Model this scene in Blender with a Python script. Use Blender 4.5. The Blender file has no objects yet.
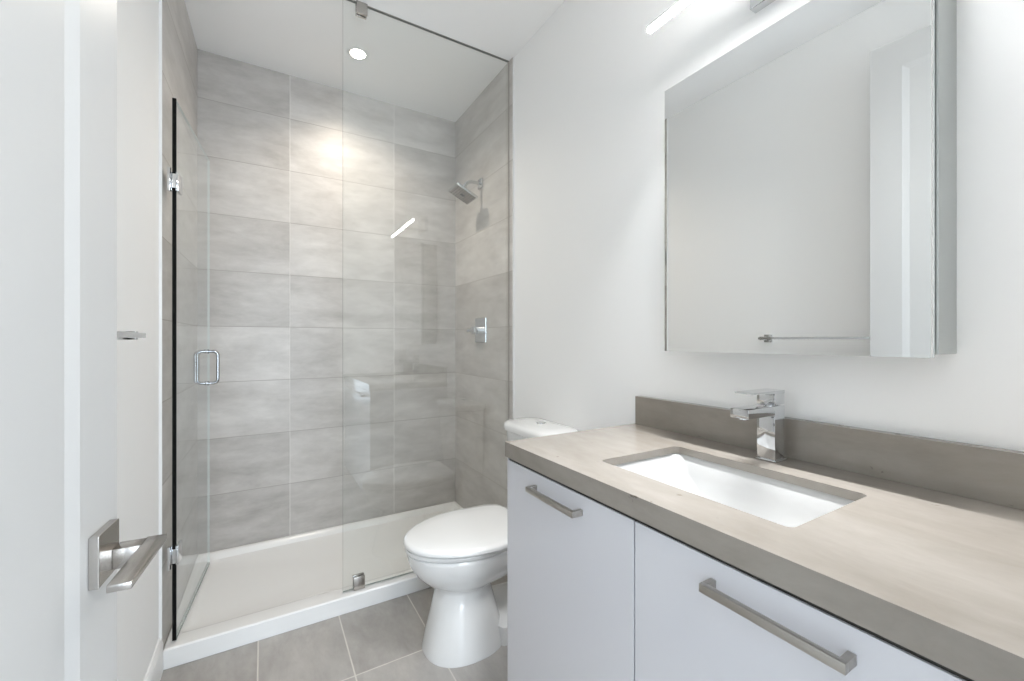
import bpy, bmesh, math, random
from math import sin, cos, pi, radians
from mathutils import Vector, Matrix

S = bpy.context.scene
COL = S.collection

# ------------------------------------------------------------------ camera
cam_d = bpy.data.cameras.new('camera')
cam = bpy.data.objects.new('camera', cam_d); COL.objects.link(cam)
cam_d.sensor_width = 36.0
cam_d.lens = 14.813
cam_d.clip_start = 0.02
cam.location = (0, 0, 1.25)
cam.rotation_euler = (radians(90), 0, radians(-30.58))
S.camera = cam

# ------------------------------------------------------------------ world, colour
W = bpy.data.worlds.new('world'); S.world = W; W.use_nodes = True
bg = W.node_tree.nodes['Background']
bg.inputs[0].default_value = (0.80, 0.90, 1.0, 1); bg.inputs[1].default_value = 1.0
S.view_settings.view_transform = 'Standard'
S.view_settings.look = 'None'
S.view_settings.gamma = 1.0
S.view_settings.use_curve_mapping = False
S.view_settings.exposure = 0.24
S.cycles.use_denoising = True
S.cycles.max_bounces = 14
S.cycles.diffuse_bounces = 8
S.cycles.glossy_bounces = 6
S.cycles.transparent_max_bounces = 16
S.cycles.sample_clamp_indirect = 6.0


def area(name, loc, size, size_y, power, color, rot=(0, 0, 0)):
    l = bpy.data.lights.new(name, 'AREA'); l.shape = 'RECTANGLE'
    l.size = size; l.size_y = size_y; l.energy = power; l.color = color
    o = bpy.data.objects.new(name, l); COL.objects.link(o)
    o.location = loc; o.rotation_euler = rot
    return o


# daylight coming in at the far window of the hall behind the camera
area('hall_daylight', (0.4, -2.55, 1.35), 2.0, 2.0, 86, (0.74, 0.87, 1.0), (radians(90), 0, 0))
# added fill light under the unseen hall's ceiling
area('hall_fill_light', (0.3, -0.9, 2.80), 0.45, 0.45, 23, (1.0, 0.98, 0.96), (0, 0, 0))


# ------------------------------------------------------------------ materials
def new_mat(name):
    m = bpy.data.materials.new(name); m.use_nodes = True
    return m, m.node_tree.nodes, m.node_tree.links, m.node_tree.nodes['Principled BSDF']


def noise_bump(m, n, l, b, scale, strength, dist=0.001, coords=None):
    tc = n.new('ShaderNodeTexCoord'); nz = n.new('ShaderNodeTexNoise')
    nz.inputs['Scale'].default_value = scale; nz.inputs['Detail'].default_value = 3
    l.new(tc.outputs['Object'], nz.inputs['Vector'])
    bp = n.new('ShaderNodeBump'); bp.inputs['Strength'].default_value = strength
    bp.inputs['Distance'].default_value = dist
    l.new(nz.outputs['Fac'], bp.inputs['Height']); l.new(bp.outputs[0], b.inputs['Normal'])
    return nz


def simple(name, col, rough, metal=0.0, bump=None, spec=0.5, coat=0.0):
    m, n, l, b = new_mat(name)
    b.inputs['Base Color'].default_value = (*col, 1)
    b.inputs['Roughness'].default_value = rough
    b.inputs['Metallic'].default_value = metal
    b.inputs['Specular IOR Level'].default_value = spec
    b.inputs['Coat Weight'].default_value = coat
    if bump:
        noise_bump(m, n, l, b, bump[0], bump[1])
    else:
        # faint roughness variation so that every surface is procedural
        tc = n.new('ShaderNodeTexCoord'); nz = n.new('ShaderNodeTexNoise'); nz.inputs['Scale'].default_value = 9
        mr = n.new('ShaderNodeMapRange'); mr.inputs[3].default_value = max(0.0, rough - 0.02); mr.inputs[4].default_value = rough + 0.02
        l.new(tc.outputs['Object'], nz.inputs['Vector']); l.new(nz.outputs['Fac'], mr.inputs[0]); l.new(mr.outputs[0], b.inputs['Roughness'])
    return m


def M2(n, l, op, a, b=None, c=None):
    x = n.new('ShaderNodeMath'); x.operation = op
    for i, v in enumerate((a, b, c)):
        if v is None: continue
        if isinstance(v, (int, float)): x.inputs[i].default_value = v
        else: l.new(v, x.inputs[i])
    return x.outputs[0]


def tile_mat(name, uax, vax, u0, v0, pu, pv, dark, light, grout, hgrout=None, gw=0.0032, rough=0.38, stretch=(1.7, 4.6), uonly=True):
    """stone-look porcelain tiles laid in a straight grid; pattern in object space"""
    m, n, l, b = new_mat(name)
    tc = n.new('ShaderNodeTexCoord'); sp = n.new('ShaderNodeSeparateXYZ'); l.new(tc.outputs['Object'], sp.inputs[0])
    U = sp.outputs[uax]; V = sp.outputs[vax]
    uu = M2(n, l, 'DIVIDE', M2(n, l, 'SUBTRACT', U, u0), pu)
    vv = M2(n, l, 'DIVIDE', M2(n, l, 'SUBTRACT', V, v0), pv)
    fu = M2(n, l, 'FLOOR', uu); fv = M2(n, l, 'FLOOR', vv)
    du = M2(n, l, 'MULTIPLY', M2(n, l, 'SUBTRACT', 0.5, M2(n, l, 'ABSOLUTE', M2(n, l, 'SUBTRACT', M2(n, l, 'FRACT', uu), 0.5))), pu)
    dv = M2(n, l, 'MULTIPLY', M2(n, l, 'SUBTRACT', 0.5, M2(n, l, 'ABSOLUTE', M2(n, l, 'SUBTRACT', M2(n, l, 'FRACT', vv), 0.5))), pv)
    d = M2(n, l, 'MINIMUM', du, dv)
    mr = n.new('ShaderNodeMapRange'); mr.interpolation_type = 'SMOOTHSTEP'
    mr.inputs[1].default_value = gw * 0.35; mr.inputs[2].default_value = gw * 0.7
    l.new(d, mr.inputs[0]); isT = mr.outputs[0]
    cid = n.new('ShaderNodeCombineXYZ'); l.new(fu, cid.inputs[0]); l.new(fv, cid.inputs[1])
    wn = n.new('ShaderNodeTexWhiteNoise'); wn.noise_dimensions = '3D'; l.new(cid.outputs[0], wn.inputs['Vector'])
    # vein coordinates: stretched along u, shifted per tile
    cv = n.new('ShaderNodeCombineXYZ')
    l.new(M2(n, l, 'MULTIPLY_ADD', U, stretch[0], M2(n, l, 'MULTIPLY', wn.outputs['Value'], 37.0)), cv.inputs[0])
    l.new(M2(n, l, 'MULTIPLY_ADD', V, stretch[1], M2(n, l, 'MULTIPLY', wn.outputs['Value'], 91.0)), cv.inputs[1])
    n1 = n.new('ShaderNodeTexNoise'); n1.inputs['Scale'].default_value = 1.6; n1.inputs['Detail'].default_value = 7
    n1.inputs['Roughness'].default_value = 0.62; n1.inputs['Distortion'].default_value = 0.25
    l.new(cv.outputs[0], n1.inputs['Vector'])
    n2 = n.new('ShaderNodeTexNoise'); n2.inputs['Scale'].default_value = 5.0; n2.inputs['Detail'].default_value = 9
    n2.inputs['Roughness'].default_value = 0.7; n2.inputs['Distortion'].default_value = 0.4
    l.new(cv.outputs[0], n2.inputs['Vector'])
    mixv = M2(n, l, 'ADD', M2(n, l, 'MULTIPLY', n1.outputs['Fac'], 0.72), M2(n, l, 'MULTIPLY', n2.outputs['Fac'], 0.28))
    r1 = n.new('ShaderNodeMapRange'); r1.inputs[1].default_value = 0.28; r1.inputs[2].default_value = 0.72
    l.new(mixv, r1.inputs[0])
    fac = M2(n, l, 'ADD', r1.outputs[0], M2(n, l, 'MULTIPLY', M2(n, l, 'SUBTRACT', wn.outputs['Value'], 0.5), 0.42))
    mc = n.new('ShaderNodeMix'); mc.data_type = 'RGBA'; mc.clamp_factor = True
    mc.inputs[6].default_value = (*dark, 1); mc.inputs[7].default_value = (*light, 1); l.new(fac, mc.inputs[0])
    mg = n.new('ShaderNodeMix'); mg.data_type = 'RGBA'
    if hgrout is None: hgrout = grout
    gm = n.new('ShaderNodeMix'); gm.data_type = 'RGBA'
    gm.inputs[6].default_value = (*hgrout, 1); gm.inputs[7].default_value = (*grout, 1)
    l.new(M2(n, l, 'LESS_THAN', du, dv), gm.inputs[0]); l.new(gm.outputs[2], mg.inputs[6])
    l.new(mc.outputs[2], mg.inputs[7]); l.new(isT, mg.inputs[0])
    l.new(mg.outputs[2], b.inputs['Base Color'])
    rr = n.new('ShaderNodeMapRange'); rr.inputs[3].default_value = 0.8; rr.inputs[4].default_value = rough
    l.new(isT, rr.inputs[0]); l.new(rr.outputs[0], b.inputs['Roughness'])
    bp = n.new('ShaderNodeBump'); bp.inputs['Strength'].default_value = 0.5; bp.inputs['Distance'].default_value = 0.0015
    l.new(M2(n, l, 'ADD', isT, M2(n, l, 'MULTIPLY', n2.outputs['Fac'], 0.12)), bp.inputs['Height'])
    l.new(bp.outputs[0], b.inputs['Normal'])
    return m


def quartz_mat():
    m, n, l, b = new_mat('quartz')
    tc = n.new('ShaderNodeTexCoord')
    n1 = n.new('ShaderNodeTexNoise'); n1.inputs['Scale'].default_value = 11; n1.inputs['Detail'].default_value = 9; n1.inputs['Roughness'].default_value = 0.65; n1.inputs['Distortion'].default_value = 0.3
    m0 = n.new('ShaderNodeMapping'); m0.inputs['Scale'].default_value = (1, 0.4, 1); l.new(tc.outputs['Object'], m0.inputs[0])
    l.new(m0.outputs[0], n1.inputs['Vector'])
    r = n.new('ShaderNodeValToRGB'); l.new(n1.outputs['Fac'], r.inputs[0])
    r.color_ramp.elements[0].position = 0.25; r.color_ramp.elements[0].color = (0.228, 0.202, 0.172, 1)
    r.color_ramp.elements[1].position = 0.75; r.color_ramp.elements[1].color = (0.312, 0.286, 0.255, 1)
    # sparse dark fossil flecks
    mp = n.new('ShaderNodeMapping'); mp.inputs['Scale'].default_value = (1, 0.55, 1); l.new(tc.outputs['Object'], mp.inputs[0])
    v = n.new('ShaderNodeTexNoise'); v.inputs['Scale'].default_value = 26; v.inputs['Detail'].default_value = 4; v.inputs['Roughness'].default_value = 0.65
    l.new(mp.outputs[0], v.inputs['Vector'])
    fr = n.new('ShaderNodeMapRange'); fr.inputs[1].default_value = 0.69; fr.inputs[2].default_value = 0.76
    l.new(v.outputs['Fac'], fr.inputs[0])
    mx = n.new('ShaderNodeMix'); mx.data_type = 'RGBA'; l.new(fr.outputs[0], mx.inputs[0])
    l.new(r.outputs[0], mx.inputs[6]); mx.inputs[7].default_value = (0.10, 0.078, 0.058, 1)
    l.new(mx.outputs[2], b.inputs['Base Color'])
    b.inputs['Roughness'].default_value = 0.14; b.inputs['Specular IOR Level'].default_value = 0.65
    return m


def glass_mat(name, tint=(0.984, 0.993, 0.989), refl=1.6):
    m, n, l, b = new_mat(name)
    n.remove(b); out = n['Material Output']
    tr = n.new('ShaderNodeBsdfTransparent'); tr.inputs[0].default_value = (*tint, 1)
    gl = n.new('ShaderNodeBsdfGlossy'); gl.inputs['Roughness'].default_value = 0.0
    gl.inputs['Color'].default_value = (0.95, 0.98, 1.0, 1)
    lw = n.new('ShaderNodeLayerWeight'); lw.inputs['Blend'].default_value = 0.5
    # Schlick on the facing term; only the outer skin of the pane reflects
    f = M2(n, l, 'POWER', lw.outputs['Facing'], 5.0)
    f = M2(n, l, 'MULTIPLY_ADD', f, 0.88, 0.12)
    geo = n.new('ShaderNodeNewGeometry')
    f = M2(n, l, 'MULTIPLY', f, M2(n, l, 'SUBTRACT', 1.0, geo.outputs['Backfacing']))
    mx = n.new('ShaderNodeMixShader'); l.new(f, mx.inputs[0]); l.new(tr.outputs[0], mx.inputs[1]); l.new(gl.outputs[0], mx.inputs[2])
    l.new(mx.outputs[0], out.inputs['Surface'])
    return m


def emit_mat(name, col, st):
    m, n, l, b = new_mat(name)
    b.inputs['Base Color'].default_value = (0.9, 0.9, 0.9, 1)
    b.inputs['Emission Color'].default_value = (*col, 1); b.inputs['Emission Strength'].default_value = st
    return m


PAINT = simple('wall_paint', (0.87, 0.87, 0.865), 0.55, bump=(180, 0.03))
CEIL = simple('ceiling_paint', (0.91, 0.91, 0.91), 0.75, bump=(120, 0.03))
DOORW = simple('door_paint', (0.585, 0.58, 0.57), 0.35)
TRIMW = simple('trim_paint', (0.78, 0.78, 0.77), 0.35)
TD, TL, TG = (0.368, 0.344, 0.320), (0.640, 0.615, 0.588), (0.70, 0.68, 0.65)
TILE_B = tile_mat('tile_back', 0, 2, 0.14, 0.387, 0.626, 0.3143, TD, TL, TG, (0.36, 0.335, 0.31))
TILE_S = tile_mat('tile_side', 1, 2, 2.0, 0.387, 1.5, 0.3143, TD, TL, TG, (0.40, 0.37, 0.34))
TILE_F = tile_mat('tile_floor', 1, 0, 1.65, -0.017, 0.626, 0.3135, (0.245, 0.230, 0.212), (0.450, 0.428, 0.405), (0.58, 0.55, 0.51),
                  gw=0.005, rough=0.42, stretch=(2.2, 4.5))
QUARTZ = quartz_mat()
LACQ = simple('lacquer', (0.61, 0.61, 0.64), 0.22, coat=0.2)
CARC = simple('carcass', (0.66, 0.67, 0.705), 0.4)
DARK = simple('painted_gap_shade', (0.02, 0.018, 0.015), 0.6)  # near-black colour standing in for shade inside narrow gaps
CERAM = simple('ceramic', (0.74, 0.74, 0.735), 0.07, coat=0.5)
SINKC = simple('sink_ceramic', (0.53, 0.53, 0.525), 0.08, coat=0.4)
PLAST = simple('seat_plastic', (0.74, 0.74, 0.735), 0.16)
ACRY = simple('acrylic_tray', (0.78, 0.775, 0.765), 0.22)
CHROME = simple('chrome', (0.66, 0.67, 0.68), 0.06, metal=1.0)
CHROMED = simple('dark_chrome', (0.42, 0.43, 0.44), 0.10, metal=1.0)
NICKEL = simple('brushed_nickel', (0.46, 0.435, 0.40), 0.30, metal=1.0)
SATIN = simple('satin_nickel', (0.47, 0.445, 0.42), 0.24, metal=1.0)
ALUL = simple('polished_aluminium', (0.86, 0.87, 0.87), 0.22, metal=0.6)
ALU = simple('cabinet_aluminium', (0.47, 0.49, 0.48), 0.30, metal=0.9)
MIRROR = simple('mirror_silver', (0.86, 0.87, 0.865), 0.0, metal=1.0)
MIRROR.node_tree.nodes['Map Range'].inputs[3].default_value = 0.0
MIRROR.node_tree.nodes['Map Range'].inputs[4].default_value = 0.0
GLASS = glass_mat('shower_glass')
GEDGE = simple('glass_edge', (0.22, 0.26, 0.24), 0.12)
GEDGEL = simple('glass_edge_polished', (0.62, 0.68, 0.66), 0.15)
SILI = simple('clear_silicone', (0.34, 0.32, 0.29), 0.3)
EDGEDARK = simple('black_edge', (0.006, 0.006, 0.006), 0.6, spec=0.1)  # black paints in the dark internal reflection of a glass edge
NOZ = simple('nozzle_rubber', (0.12, 0.12, 0.12), 0.6)
LED = emit_mat('led_diffuser', (1.0, 0.985, 0.96), 60.0)
LAMP = emit_mat('downlight_lens', (1.0, 0.90, 0.76), 30.0)


# ------------------------------------------------------------------ mesh helpers
def add_box(bm, x0, x1, y0, y1, z0, z1, bev=0.0, seg=2):
    vs = [bm.verts.new((x, y, z)) for x in (x0, x1) for y in (y0, y1) for z in (z0, z1)]
    idx = ((0, 1, 3, 2), (4, 6, 7, 5), (0, 4, 5, 1), (2, 3, 7, 6), (0, 2, 6, 4), (1, 5, 7, 3))
    fs = [bm.faces.new([vs[i] for i in f]) for f in idx]
    if bev > 0:
        es = set(e for f in fs for e in f.edges)
        bmesh.ops.bevel(bm, geom=list(es), offset=bev, segments=seg, profile=0.5, affect='EDGES', clamp_overlap=True)


def add_cyl(bm, p0, p1, r0, r1=None, seg=24):
    if r1 is None: r1 = r0
    p0 = Vector(p0); p1 = Vector(p1); d = (p1 - p0).normalized()
    a = d.orthogonal().normalized(); b = d.cross(a)
    A = [bm.verts.new(p0 + (a * cos(t) + b * sin(t)) * r0) for t in [2 * pi * i / seg for i in range(seg)]]
    B = [bm.verts.new(p1 + (a * cos(t) + b * sin(t)) * r1) for t in [2 * pi * i / seg for i in range(seg)]]
    for i in range(seg):
        bm.faces.new((A[i], A[(i + 1) % seg], B[(i + 1) % seg], B[i]))
    bm.faces.new(A[::-1]); bm.faces.new(B)


def add_tube(bm, pts, r, seg=14, closed=False):
    pts = [Vector(p) for p in pts]; rings = []; N = len(pts); prev = None
    for i, p in enumerate(pts):
        if closed: d = (pts[(i + 1) % N] - pts[i - 1])
        else: d = pts[min(i + 1, N - 1)] - pts[max(i - 1, 0)]
        d.normalize()
        if prev is None: a = d.orthogonal().normalized()
        else: a = (prev - d * prev.dot(d)).normalized()
        prev = a; b = d.cross(a)
        rings.append([bm.verts.new(p + (a * cos(2 * pi * k / seg) + b * sin(2 * pi * k / seg)) * r) for k in range(seg)])
    for i in range(N if closed else N - 1):
        A = rings[i]; B = rings[(i + 1) % N]
        for k in range(seg):
            bm.faces.new((A[k], A[(k + 1) % seg], B[(k + 1) % seg], B[k]))
    if not closed:
        bm.faces.new(rings[0][::-1]); bm.faces.new(rings[-1])


def rrect(x0, x1, y0, y1, r, seg=6):
    pts = []
    for cx, cy, a0 in ((x1 - r, y1 - r, 0), (x0 + r, y1 - r, 90), (x0 + r, y0 + r, 180), (x1 - r, y0 + r, 270)):
        for i in range(seg + 1):
            a = radians(a0 + 90 * i / seg); pts.append((cx + r * cos(a), cy + r * sin(a)))
    return pts


def loft(bm, loops, cap0=True, cap1=True):
    R = [[bm.verts.new(p) for p in lp] for lp in loops]
    n = len(R[0])
    for A, B in zip(R, R[1:]):
        for i in range(n):
            bm.faces.new((A[i], A[(i + 1) % n], B[(i + 1) % n], B[i]))
    if cap0: bm.faces.new(R[0][::-1])
    if cap1: bm.faces.new(R[-1])
    return R


def mesh_obj(name, bm, mat, parent=None, smooth=None, loc=None, rotz=0.0):
    bmesh.ops.recalc_face_normals(bm, faces=bm.faces[:])
    me = bpy.data.meshes.new(name); bm.to_mesh(me); bm.free()
    mats = mat if isinstance(mat, (list, tuple)) else [mat]
    for m in mats: me.materials.append(m)
    o = bpy.data.objects.new(name, me); COL.objects.link(o)
    if smooth is not None:
        me.polygons.foreach_set('use_smooth', [True] * len(me.polygons))
        me.set_sharp_from_angle(angle=radians(smooth))
    if parent: o.parent = parent
    if loc is not None: o.location = loc
    if rotz: o.rotation_euler = (0, 0, rotz)
    return o


def box(name, dims, mat, parent=None, bev=0.0, seg=2):
    bm = bmesh.new(); add_box(bm, *dims, bev=bev, seg=seg)
    return mesh_obj(name, bm, mat, parent, smooth=None)


def thing(name, label, cat, loc=(0, 0, 0), rotz=0.0, group=None, kind=None):
    o = bpy.data.objects.new(name, None); COL.objects.link(o)
    o.location = loc; o.rotation_euler = (0, 0, rotz); o.empty_display_size = 0.1
    o['label'] = label; o['category'] = cat
    if group: o['group'] = group
    if kind: o['kind'] = kind
    return o


def shift(root):
    """children were modelled in world coordinates: move them under the empty"""
    inv = root.matrix_basis.inverted()
    for c in root.children:
        c.data.transform(inv)
        for g in c.children: g.data.transform(inv); [h.data.transform(inv) for h in g.children]


def struct(o, label=None):
    o['kind'] = 'structure'
    if label: o['label'] = label; 
    return o


# ------------------------------------------------------------------ room shell
XL, XR, YB, ZC = -0.338, 1.222, 2.87, 2.85       # painted left wall, painted right wall, tiled back wall, ceiling
TLX, TRX, YC = -0.310, 1.214, 2.046
TLF = -0.329                                     # the left tiled face runs slightly out of square              # tiled faces and front of the shower
YN = 0.045                                       # inner face of the wall with the doorway
HY, HX0, HX1 = -2.6, -1.3, 2.2                   # hall behind the camera

struct(box('floor', (HX0 - .1, HX1 + .1, HY - .1, YB + .1, -0.10, 0.0), TILE_F))
struct(box('ceiling', (HX0 - .1, HX1 + .1, HY - .1, YB + .1, ZC, ZC + 0.10), CEIL))
struct(box('wall_back', (XL - .1, XR + .1, YB, YB + 0.10, 0, ZC), TILE_B))
struct(box('wall_left', (XL - .10, XL, YN - .13, YB, 0, ZC), PAINT))
struct(box('wall_right', (XR, XR + .10, YN - .13, YB, 0, ZC), PAINT))
bm = bmesh.new()
loft(bm, [[(XL, YC, z), (TLF, YC, z), (TLX, YB, z), (XL, YB, z)] for z in (0, ZC)])
struct(mesh_obj('wall_shower_left', bm, TILE_S))
struct(box('wall_shower_right', (TRX, XR, YC, YB, 0, ZC), TILE_S))
struct(box('trim_1', (TRX - .0005, XR + .001, YC - .003, YC, 0, ZC), TRIMW))
struct(box('trim_2', (XL, TLF + .0005, YC - .003, YC, 0.0, ZC), TRIMW))
# wall with the doorway the camera stands in
bm = bmesh.new()
add_box(bm, XL, -0.275, YN - .13, YN, 0, ZC)
add_box(bm, 0.56, XR, YN - .13, YN, 0, ZC)
add_box(bm, -0.275, 0.56, YN - .13, YN, 2.57, ZC)
struct(mesh_obj('wall_near', bm, PAINT))
# hall shell
bm = bmesh.new()
add_box(bm, HX0 - .1, HX0, HY, YN - .13, 0, ZC)
struct(mesh_obj('wall_hall_left', bm, PAINT))
struct(box('wall_hall_right', (HX1, HX1 + .1, HY, YN - .13, 0, ZC), PAINT))
bm = bmesh.new()
add_box(bm, HX0, XL - .1, YN - .13, YN - .03, 0, ZC); add_box(bm, XR + .1, HX1, YN - .13, YN - .03, 0, ZC)
struct(mesh_obj('wall_hall_front', bm, PAINT))
struct(box('wall_hall_far', (HX0 - .1, HX1 + .1, HY - .1, HY, 0, ZC), PAINT))

# baseboard on the left wall
bm = bmesh.new()
prof = [(XL, 0.0), (XL + .013, 0.0), (XL + .013, 0.105), (XL + .009, 0.118), (XL + .004, 0.128), (XL, 0.130)]
loft(bm, [[(x, y, z) for x, z in prof] for y in (YN, YC - .001)])
struct(mesh_obj('baseboard_left', bm, TRIMW))

# ------------------------------------------------------------------ shower tray
def ring(x0, x1, y0, y1, r, z): return [(x, y, z) for x, y in rrect(x0, x1, y0, y1, r)]
X0, X1, Y0, Y1 = TLX - .0005 - .013, TRX + .0, YC, YB
bm = bmesh.new()
tx0, tx1 = TLX + .001, TRX - .001
loops = [ring(tx0, tx1, Y0, Y1 - .001, .002, 0.001), ring(tx0, tx1, Y0, Y1 - .001, .004, 0.070),
         ring(tx0 + .004, tx1 - .004, Y0 + .005, Y1 - .005, .006, 0.0755),
         ring(tx0 + .022, tx1 - .022, Y0 + .080, Y1 - .022, .012, 0.0760),
         ring(tx0 + .032, tx1 - .032, Y0 + .095, Y1 - .032, .03, 0.070),
         ring(tx0 + .050, tx1 - .050, Y0 + .125, Y1 - .050, .05, 0.046),
         ring(tx0 + .085, tx1 - .085, Y0 + .165, Y1 - .085, .07, 0.038),
         ring(.40, .50, 2.43, 2.53, .04, 0.030)]
loft(bm, loops)
for v in bm.verts:
    v.co.x += -(TLX - TLF) * (1 - (v.co.y - YC) / (YB - YC)) * max(0, min(1, (.45 - v.co.x) / .76))
root = thing('shower_tray', 'low white acrylic shower tray with a raised curb in front of the glass', 'shower tray', (0.45, 2.45, 0))
mesh_obj('tray', bm, ACRY, root, smooth=35)
bm = bmesh.new(); add_cyl(bm, (1.00, 2.48, .0385), (1.00, 2.48, .0425), .040, .037); d = mesh_obj('drain', bm, CHROME, root, smooth=30)
shift(root)

# ------------------------------------------------------------------ fixed glass panel
GY = 2.09
root = thing('glass_panel', 'fixed clear shower glass screen running from the curb to the ceiling beside the toilet', 'shower screen', (0.32, GY, 0.077))
bm = bmesh.new(); add_box(bm, .320, TRX - .001, GY - .005, GY + .005, 0.080, ZC - .004)
for f in bm.faces:
    if abs(f.normal.y) < 0.5: f.material_index = 1
g = mesh_obj('pane', bm, [GLASS, GEDGE], root)
for p in g.data.polygons: p.material_index = 0 if abs(p.normal.y) > .5 else 1
for (z0, z1, cx0) in ((0.0775, 0.137, 0.366), (ZC - .056, ZC - .001, 0.378)):
    bm = bmesh.new()
    add_box(bm, cx0, cx0 + .050, GY - .017, GY - .0055, z0, z1, .0015)
    add_box(bm, cx0, cx0 + .050, GY + .0055, GY + .017, z0, z1, .0015)
    zz = (z0, z0 + .003) if z0 < 1 else (z1 - .003, z1)
    add_box(bm, cx0 + .002, cx0 + .048, GY - .016, GY + .016, zz[0], zz[1])
    mesh_obj('clamp', bm, SATIN, root, smooth=25)
box('silicone_seam', (TRX - .004, TRX - .001, GY - .0065, GY + .0065, .08, ZC - .002), SILI, root)
box('ceiling_channel', (.322, TRX - .002, GY - .0065, GY + .0065, ZC - .004, ZC - .0005), SILI, root)
shift(root)

# ------------------------------------------------------------------ swinging glass door (open into the shower)
hx, hy = -0.2975, 2.079
ang = math.atan2(-0.2455 - hx, 2.71 - hy)        # from +y towards +x
root = thing('shower_door', 'frameless clear glass shower door swung open inwards along the left tiled wall', 'shower door', (hx, hy, 0.085), -ang)
DW, DZ = 0.632, 2.108                            # local: length along +y, height
bm = bmesh.new(); add_box(bm, -.005, .005, .006, DW, 0.0, DZ)
g = mesh_obj('pane', bm, [GLASS, GEDGEL], root)
for p in g.data.polygons: p.material_index = 0 if abs(p.normal.x) > .5 else 1
box('edge_strip', (-.0062, .0062, 0.0, .006, -0.002, DZ), EDGEDARK, root)  # added black strip imitating how dark the hinge-side glass edge looks
box('bottom_sweep', (-.0055, .0055, .008, DW - .002, -.006, 0.004), GEDGE, root)
for zc in (0.330, 1.783):
    bm = bmesh.new()
    add_box(bm, .0056, .0145, -.006, .052, zc - .036, zc + .036, .0015)
    add_box(bm, -.0145, -.0056, -.006, .052, zc - .036, zc + .036, .0015)
    add_box(bm, -.013, .013, -.013, -.003, zc - .028, zc + .028, .002)
    h = mesh_obj('hinge', bm, CHROME, root, smooth=25)
    bm = bmesh.new()
    add_box(bm, -.0150, -.0060, -.030, -.014, zc - .045, zc + .045, .001)
    mesh_obj('wall_plate', bm, CHROME, h, smooth=25)
# D-shaped pull handle, one bow on each side of the glass
hz0, hz1, hy_ = 0.945, 1.108, DW - .045
h = None
for s in (1, -1):
    bm = bmesh.new(); off = 0.048; r = .020; pts = [(s * .0055, hy_, hz0)]
    for i in range(7):
        a = radians(90 * i / 6); pts.append((s * (off - r + r * sin(a)), hy_, hz0 + r - r * cos(a)))
    for i in range(7):
        a = radians(90 * i / 6); pts.append((s * (off - r + r * cos(a)), hy_, hz1 - r + r * sin(a)))
    pts.append((s * .0055, hy_, hz1))
    add_tube(bm, pts, .0075)
    for z in (hz0, hz1): add_cyl(bm, (s * .0051, hy_, z), (s * .009, hy_, z), .0115)
    mesh_obj('pull_handle', bm, CHROMED, root, smooth=50)

# ------------------------------------------------------------------ shower head and arm (right tiled wall)
root = thing('overhead_shower', 'square chrome rain shower head on a short bent arm high on the right tiled wall', 'shower head', (TRX, 2.445, 2.262))
bm = bmesh.new(); add_box(bm, TRX - .012, TRX - .0005, 2.415, 2.475, 2.232, 2.292, .002)
mesh_obj('flange', bm, CHROME, root, smooth=25)
bm = bmesh.new()
arm = [(TRX - .01, 2.445, 2.262), (TRX - .04, 2.445, 2.263), (TRX - .07, 2.445, 2.262), (TRX - .09, 2.445, 2.256), (TRX - .105, 2.443, 2.244), (TRX - .116, 2.441, 2.228), (TRX - .124, 2.44, 2.212)]
add_tube(bm, arm, .0105)
add_cyl(bm, (TRX - .120, 2.44, 2.219), (TRX - .132, 2.439, 2.193), .018, .016)
mesh_obj('arm', bm, CHROME, root, smooth=50)
HM = Matrix.Translation((TRX - .132, 2.438, 2.172)) @ Matrix.Rotation(radians(25), 4, 'Y') @ Matrix.Rotation(radians(0), 4, 'Z')
bm = bmesh.new(); add_box(bm, -.075, .075, -.075, .075, -.008, .008, .002); add_box(bm, -.024, .024, -.024, .024, .007, .020, .003)
bm.transform(HM); head = mesh_obj('head', bm, CHROME, root, smooth=25)
bm = bmesh.new(); add_box(bm, -.068, .068, -.068, .068, -.0095, -.0078, .0005); bm.transform(HM); mesh_obj('spray_face', bm, SATIN, head)
bm = bmesh.new()
for i in range(8):
    for j in range(8):
        if abs(i - 3.5) < 1 and abs(j - 3.5) < 1: continue
        add_cyl(bm, (-.056 + .016 * i, -.056 + .016 * j, -.0092), (-.056 + .016 * i, -.056 + .016 * j, -.0118), .0026, .0018, 8)
add_box(bm, -.013, .013, -.013, .013, -.0105, -.0092)
bm.transform(HM); nz_ = mesh_obj('nozzles', bm, NOZ, head)
shift(root)

# ------------------------------------------------------------------ shower valve
root = thing('shower_valve', 'square chrome shower mixer plate with lever, on the tiled wall below the shower head', 'shower valve', (TRX, 2.44, 1.315))
box('plate', (TRX - .010, TRX - .0005, 2.362, 2.518, 1.237, 1.395), CHROME, root, .002)
bm = bmesh.new(); add_cyl(bm, (TRX - .010, 2.44, 1.315), (TRX - .040, 2.44, 1.315), .024)
mesh_obj('collar', bm, CHROME, root, smooth=25)
bm = bmesh.new(); add_box(bm, TRX - .064, TRX - .0405, 2.416, 2.464, 1.291, 1.339, .003); add_box(bm, TRX - .062, TRX - .048, 2.464, 2.535, 1.306, 1.324, .002)
mesh_obj('lever', bm, CHROME, root, smooth=25)
shift(root)

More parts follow.
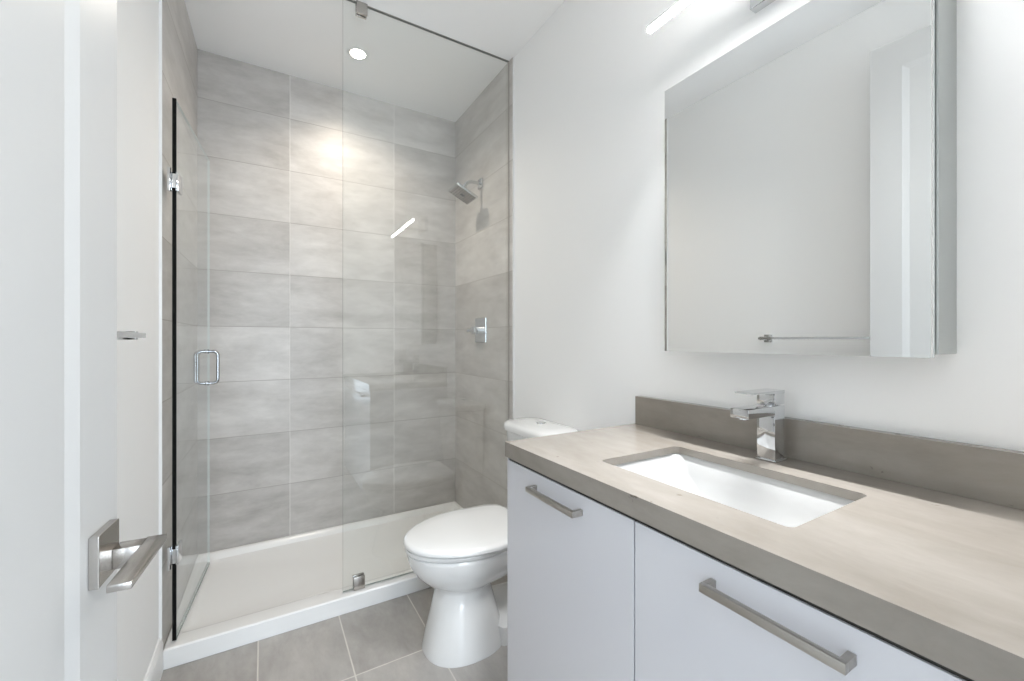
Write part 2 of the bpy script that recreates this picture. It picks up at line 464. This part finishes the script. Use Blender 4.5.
# ------------------------------------------------------------------ shower ceiling light
LX, LY = 0.455, 2.46
root = thing('recessed_downlight', 'round recessed ceiling downlight shining above the shower', 'ceiling light', (LX, LY, ZC))
bm = bmesh.new()
n = 40; prof = [(.040, ZC - .0005), (.041, ZC - .004), (.052, ZC - .005), (.058, ZC - .0006)]
R = [[bm.verts.new((LX + r * cos(2 * pi * k / n), LY + r * sin(2 * pi * k / n), z)) for k in range(n)] for r, z in prof]
for A, B in zip(R, R[1:] + R[:1]):
    for k in range(n): bm.faces.new((A[k], A[(k + 1) % n], B[(k + 1) % n], B[k]))
mesh_obj('trim_ring', bm, TRIMW, root, smooth=25)
bm = bmesh.new(); add_cyl(bm, (LX, LY, ZC - .0008), (LX, LY, ZC - .003), .0385, .037, 40)
mesh_obj('lens', bm, LAMP, root)
shift(root)
sp = bpy.data.lights.new('downlight_beam', 'SPOT'); sp.energy = 48; sp.color = (1.0, 0.905, 0.79); sp.spot_size = radians(138); sp.spot_blend = 1.0
sp.shadow_soft_size = 0.03
so = bpy.data.objects.new('downlight_beam', sp); COL.objects.link(so); so.location = (LX, LY, ZC - .012)

# ------------------------------------------------------------------ toilet
TY = 1.645
def dsec(xf, xb, hw, z, xm=None, yc=TY, n=40, pw=2.0, bw=None):
    """egg plan section: half superellipse towards -x (front), squarer behind"""
    if xm is None: xm = xf + hw * 1.35
    bw = hw * .82 if bw is None else bw
    pts = []
    for i in range(n + 1):
        a = -pi / 2 + pi * i / n
        c = cos(a); s = sin(a)
        pts.append((xm - (xm - xf) * abs(c) ** (2 / pw), yc + hw * (1 if s >= 0 else -1) * abs(s) ** (2 / pw), z))
    m = 12
    for i in range(1, m):
        t = i / m; a = pi / 2 - pi * t
        c = abs(cos(a)); s = sin(a)
        pts.append((xm + (xb - xm) * c ** .35, yc + (hw + (bw - hw) * c ** .35) * (1 if s >= 0 else -1) * min(1, abs(s) ** .35), z))
    return pts
root = thing('toilet', 'white two-piece toilet with closed lid between the vanity and the shower', 'toilet', (0.9, TY, 0))
bm = bmesh.new()
BK = TY - .022
def esec(x0, x1, hw, z, yc, pw=2.3):
    """oval plan section for the pedestal column, same point count as dsec"""
    cx_, rx = (x0 + x1) / 2, (x1 - x0) / 2; pts = []; N = 52
    for i in range(N):
        a = -pi / 2 + 2 * pi * i / N
        c, q = cos(a), sin(a)
        pts.append((cx_ - rx * math.copysign(abs(c) ** (2 / pw), c), yc + hw * math.copysign(abs(q) ** (2 / pw), q), z))
    return pts
loft(bm, [esec(.553, .895, .146, 0.001, BK), esec(.555, .893, .146, .012, BK), esec(.569, .880, .134, .07, BK + .002),
          esec(.589, .862, .120, .14, BK + .006), esec(.606, .848, .108, .20, BK + .012), esec(.615, .842, .102, .232, BK + .016),
          esec(.613, .848, .105, .246, BK + .018, 2.1), dsec(.590, .98, .124, .258, .76, yc=BK + .02, bw=.08),
          dsec(.556, 1.02, .149, .280, .76, bw=.10), dsec(.526, 1.05, .168, .312, .76, bw=.12), dsec(.504, 1.07, .182, .350, .765),
          dsec(.494, 1.06, .190, .388, .765), dsec(.492, 1.06, .190, .402, .765), dsec(.500, 1.05, .184, .407, .765)])
bowl = mesh_obj('bowl', bm, CERAM, root, smooth=60)
bm = bmesh.new(); loft(bm, [dsec(.492, .995, .192, .4085, .77), dsec(.486, 1.0, .197, .413, .77), dsec(.486, 1.0, .197, .424, .77), dsec(.492, .995, .192, .4275, .77)])
mesh_obj('seat', bm, PLAST, root, smooth=50)
bm = bmesh.new(); loft(bm, [dsec(.490, 1.0, .195, .4300, .77, bw=.175), dsec(.482, 1.01, .209, .434, .79, bw=.195), dsec(.482, 1.01, .209, .443, .79, bw=.195), dsec(.487, 1.005, .204, .450, .79, bw=.19),
                           dsec(.500, .99, .186, .4545, .77), dsec(.56, .92, .13, .4570, .77), dsec(.68, .80, .04, .458, .77)])
mesh_obj('lid', bm, PLAST, root, smooth=50)
for s in (-1, 1):
    bm = bmesh.new(); add_cyl(bm, (1.012, TY + s * .075 - .02, .432), (1.012, TY + s * .075 + .02, .432), .010)
    add_box(bm, 1.004, 1.022, TY + s * .075 - .018, TY + s * .075 + .018, .407, .430, .003)
    mesh_obj('lid_hinge', bm, PLAST, root, smooth=50)
KY = TY - .020
def tsec(x0, x1, hw, z, r): return [(x, y, z) for x, y in rrect(x0, x1, KY - hw, KY + hw, r, 8)]
bm = bmesh.new()
loft(bm, [tsec(1.06, 1.205, .165, .395, .04), tsec(1.055, 1.208, .175, .42, .045), tsec(1.030, 1.208, .192, .60, .06), tsec(1.018, 1.208, .202, .812, .075)])
mesh_obj('tank', bm, CERAM, root, smooth=50)
bm = bmesh.new(); loft(bm, [tsec(1.012, 1.214, .206, .8155, .08), tsec(1.002, 1.219, .215, .820, .09), tsec(1.000, 1.220, .217, .840, .092), tsec(1.006, 1.216, .211, .852, .088), tsec(1.024, 1.206, .195, .8585, .075), tsec(1.08, 1.17, .12, .861, .03)])
mesh_obj('tank_lid', bm, CERAM, root, smooth=50)
bm = bmesh.new(); add_cyl(bm, (1.128, KY + .015, .8595), (1.128, KY + .015, .8645), .024, .022, 32)
mesh_obj('flush_button', bm, CHROME, root, smooth=25)
# inset panel for the bolt cap behind the pedestal foot
bm = bmesh.new()
loft(bm, [dsec(.83, 1.12, .150, 0.001, .87, pw=4), dsec(.83, 1.12, .150, .075, .87, pw=4), dsec(.86, 1.11, .125, .090, .89, pw=4)])
add_box(bm, 1.00, 1.10, TY - .055, TY + .055, .080, .395, .02, 3)
mesh_obj('foot', bm, CERAM, root, smooth=50)
shift(root)

# ------------------------------------------------------------------ vanity
CF, CZ, CT = 0.639, 0.940, 0.045                # counter front, top, thickness
CY1, CY0 = 1.124, YN + .002
FX = 0.646                                      # door faces
root = thing('vanity_cabinet', 'pale lavender grey gloss bathroom vanity with two doors under the stone top', 'vanity', (0.93, 0.58, 0))
bm = bmesh.new()
add_box(bm, FX + .020, XR - .001, CY0, 1.116, 0.10, .118)
add_box(bm, FX + .020, XR - .001, CY0, CY0 + .018, 0.118, CZ - CT - .001)
add_box(bm, FX + .020, XR - .001, 1.098, 1.116, 0.118, CZ - CT - .001)
add_box(bm, XR - .013, XR - .001, CY0 + .018, 1.098, 0.118, CZ - CT - .001)
add_box(bm, FX + .020, FX + .038, CY0 + .018, 1.098, 0.80, CZ - CT - .001)
add_box(bm, FX + .020, FX + .50, .602, .620, 0.118, .70)
add_box(bm, FX + .075, XR - .001, CY0, 1.100, 0.0, 0.10)
mesh_obj('body', bm, CARC, root)
box('side_panel', (FX + .001, XR - .001, 1.1165, 1.1225, 0.10, CZ - CT - .004), LACQ, root, .0006)
box('gap_shade_strip', (FX + .004, FX + .0195, CY0, 1.1155, CZ - CT - .012, CZ - CT - .001), DARK, root)  # dark strip painting the line of shade between counter and doors
for y0, y1, hc in ((0.610, 1.1160, .867), (0.070, 0.6055, .3375)):
    d = box('door', (FX, FX + .018, y0, y1, 0.112, CZ - CT - .010), LACQ, root, .0008)
    bm = bmesh.new(); L = .101; hx0 = FX - .032; zc = .846
    add_box(bm, hx0, hx0 + .010, hc - L, hc + L, zc - .007, zc + .007, .0008)
    for s in (-1, 1):
        e0, e1 = (hc + s * L - .010, hc + s * L) if s > 0 else (hc - L, hc - L + .010)
        add_box(bm, hx0 + .009, FX - .0003, e0, e1, zc - .007, zc + .007, .0008)
    mesh_obj('handle', bm, NICKEL, d, smooth=25)
shift(root)

def slab_hole(bm, x0, x1, y0, y1, z0, z1, hole):
    tops = []
    for z in (z1, z0):
        o = [bm.verts.new(p) for p in ((x0, y0, z), (x1, y0, z), (x1, y1, z), (x0, y1, z))]
        h = [bm.verts.new((x, y, z)) for x, y in hole]
        es = [bm.edges.new((a, b)) for lp in (o, h) for a, b in zip(lp, lp[1:] + lp[:1])]
        bmesh.ops.triangle_fill(bm, edges=es, use_beauty=True)
        tops.append((o, h))
    for k in (0, 1):
        A, B = tops[0][k], tops[1][k]
        for i in range(len(A)): bm.faces.new((A[i], A[(i + 1) % len(A)], B[(i + 1) % len(A)], B[i]))

SX0, SX1, SY0, SY1 = 0.750, 1.047, 0.363, 0.822
root = thing('countertop', 'taupe grey quartz vanity counter with a matching upstand along the wall', 'countertop', (0.93, 0.58, CZ - CT))
bm = bmesh.new(); slab_hole(bm, CF, XR - .001, CY0, CY1, CZ - .020, CZ, rrect(SX0, SX1, SY0, SY1, .015, 8))
slab_hole(bm, CF, XR - .001, CY0, CY1, CZ - CT, CZ - .020, rrect(SX0 - .045, SX1 + .045, SY0 - .045, SY1 + .045, .04, 8))
bmesh.ops.remove_doubles(bm, verts=bm.verts, dist=1e-5)
mesh_obj('slab', bm, QUARTZ, root)
box('backsplash', (1.194, XR - .001, CY0, CY1 - .006, CZ + .0003, CZ + .103), QUARTZ, root, .0008)
shift(root)

# undermount basin
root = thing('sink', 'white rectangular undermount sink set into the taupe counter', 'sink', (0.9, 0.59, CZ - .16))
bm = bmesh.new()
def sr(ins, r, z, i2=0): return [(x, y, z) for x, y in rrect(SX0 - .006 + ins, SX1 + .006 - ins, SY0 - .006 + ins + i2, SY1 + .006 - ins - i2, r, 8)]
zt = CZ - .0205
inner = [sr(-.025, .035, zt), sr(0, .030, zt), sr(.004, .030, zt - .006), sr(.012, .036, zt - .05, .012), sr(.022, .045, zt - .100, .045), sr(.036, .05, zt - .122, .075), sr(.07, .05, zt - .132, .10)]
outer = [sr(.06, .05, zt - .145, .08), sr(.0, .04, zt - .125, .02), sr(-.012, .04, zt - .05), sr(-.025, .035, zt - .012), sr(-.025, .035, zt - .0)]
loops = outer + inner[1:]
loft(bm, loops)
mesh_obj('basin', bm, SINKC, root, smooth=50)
bm = bmesh.new(); add_cyl(bm, (.90, .59, zt - .1325), (.90, .59, zt - .129), .030, .028, 32)
mesh_obj('drain', bm, CHROME, root, smooth=25)
shift(root)

# ------------------------------------------------------------------ faucet
root = thing('faucet', 'square chrome single-lever basin tap standing behind the sink', 'faucet', (1.140, .603, CZ))
fy0, fy1 = .580, .626
bm = bmesh.new(); add_box(bm, 1.117, 1.163, fy0, fy1, CZ + .003, 1.083, .0012); add_box(bm, 1.113, 1.167, fy0 - .004, fy1 + .004, CZ + .0002, CZ + .0045, .001)
mesh_obj('body', bm, CHROME, root, smooth=25)
bm = bmesh.new(); add_box(bm, 1.000, 1.1165, fy0, fy1, 1.060, 1.083, .0012); add_cyl(bm, (1.017, .603, 1.060), (1.017, .603, 1.056), .011)
mesh_obj('spout', bm, CHROME, root, smooth=25)
bm = bmesh.new()
add_box(bm, 1.117, 1.163, fy0, fy1, 1.0855, 1.116, .0012)
vs = [bm.verts.new(p) for p in ((1.163, fy0, 1.122), (1.163, fy1, 1.122), (1.020, fy1, 1.122), (1.020, fy0, 1.122),
                                (1.163, fy0, 1.114), (1.163, fy1, 1.114), (1.020, fy1, 1.1185), (1.020, fy0, 1.1185))]
for f in ((0, 1, 2, 3), (7, 6, 5, 4), (0, 4, 5, 1), (1, 5, 6, 2), (2, 6, 7, 3), (3, 7, 4, 0)): bm.faces.new([vs[i] for i in f])
add_cyl(bm, (1.140, .603, 1.0825), (1.140, .603, 1.087), .016)
mesh_obj('lever', bm, CHROME, root, smooth=25)
shift(root)

# ------------------------------------------------------------------ mirror cabinet
MX, MY0, MY1, MZ0, MZ1 = 1.088, 0.283, 0.897, 1.217, 2.034
root = thing('mirror_cabinet', 'tall frameless mirrored medicine cabinet on the right wall above the sink', 'mirror cabinet', (XR, .59, MZ0))
box('body', (MX + .026, XR - .001, MY0 - .004, MY1 - .004, MZ0 + .006, MZ1 - .006), ALU, root, .001)
box('door_gap_shade', (MX + .0215, MX + .0265, MY0 + .004, MY1 - .008, MZ0 + .010, MZ1 - .010), DARK, root)  # dark filler imitating the shaded gap behind the mirror door
d = box('door', (MX + .0040, MX + .021, MY0, MY1, MZ0, MZ1), ALUL, root, .001)
mir = box('mirror', (MX, MX + .0038, MY0, MY1, MZ0, MZ1), MIRROR, d)
shift(root)

# ------------------------------------------------------------------ vanity light
root = thing('vanity_light', 'slim glowing LED bar light on a square plate above the mirror cabinet', 'wall light', (XR, .595, 2.25))
box('backplate', (XR - .030, XR - .001, .505, .688, 2.190, 2.315), CHROME, root, .002)
bm = bmesh.new(); add_box(bm, 1.033, XR - .030, .575, .615, 2.206, 2.219, .002)
mesh_obj('bracket', bm, CHROME, root, smooth=25)
h = box('housing', (1.0308, 1.0325, .281, .903, 2.1965, 2.2125), CHROME, root, .001)
box('diffuser', (1.0165, 1.0305, .280, .904, 2.1975, 2.2115), LED, root, .002)
shift(root)

# ------------------------------------------------------------------ towel bar on left wall
vb = area('vanity_light_beam', (1.0235, .592, 2.1965), .012, .61, 7.9, (0.97, 0.985, 1.0))
vb.data.spread = radians(85)

# ------------------------------------------------------------------ towel bar
root = thing('towel_bar', 'square chrome towel bar on the left wall, partly behind the open door', 'towel bar', (XL, 1.04, 1.262))
box('bar', (-.262, -.248, .75, 1.352, 1.256, 1.268), CHROME, root, .001)
for yc in (.762, 1.342):
    bm = bmesh.new(); add_box(bm, XL + .006, -.2625, yc - .010, yc + .010, 1.252, 1.272, .001); add_box(bm, XL + .0005, XL + .007, yc - .022, yc + .022, 1.240, 1.284, .001)
    mesh_obj('post', bm, CHROME, root, smooth=25)
shift(root)

# ------------------------------------------------------------------ entry door, open against the left wall
dang = radians(5.0); DL, DT, DH = 0.80, 0.036, 2.545
hx, hy = -0.182 - DL * sin(dang), 0.815 - DL * cos(dang)
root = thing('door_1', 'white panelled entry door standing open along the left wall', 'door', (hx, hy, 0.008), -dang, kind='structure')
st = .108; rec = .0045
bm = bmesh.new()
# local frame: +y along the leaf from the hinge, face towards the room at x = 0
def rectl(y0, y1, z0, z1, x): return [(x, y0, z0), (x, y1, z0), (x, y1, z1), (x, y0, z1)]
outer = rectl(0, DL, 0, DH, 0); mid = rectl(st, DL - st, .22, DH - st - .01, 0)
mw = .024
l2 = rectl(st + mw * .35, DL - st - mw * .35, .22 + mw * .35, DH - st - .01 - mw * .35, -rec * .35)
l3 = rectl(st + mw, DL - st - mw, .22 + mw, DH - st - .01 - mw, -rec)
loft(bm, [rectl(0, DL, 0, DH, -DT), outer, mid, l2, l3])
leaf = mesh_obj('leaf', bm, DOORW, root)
hzc = .968 - .008
hd = box('door_handle', (.0003, .0110, .711, .7745, hzc - .033, hzc + .033), SATIN, leaf, .001)
bm = bmesh.new()
add_box(bm, .0111, .042, .750, .776, hzc - .028, hzc - .001, .0006)
add_box(bm, .040, .063, .643, .780, hzc - .0095, hzc - .001, .0006)
mesh_obj('lever', bm, SATIN, hd, smooth=25)

# door casing head and jamb of the opening
struct(box('trim_3', (-0.275, -0.262, YN - .13, YN, 0, 2.57), TRIMW))
struct(box('trim_4', (0.547, 0.56, YN - .13, YN, 0, 2.57), TRIMW))
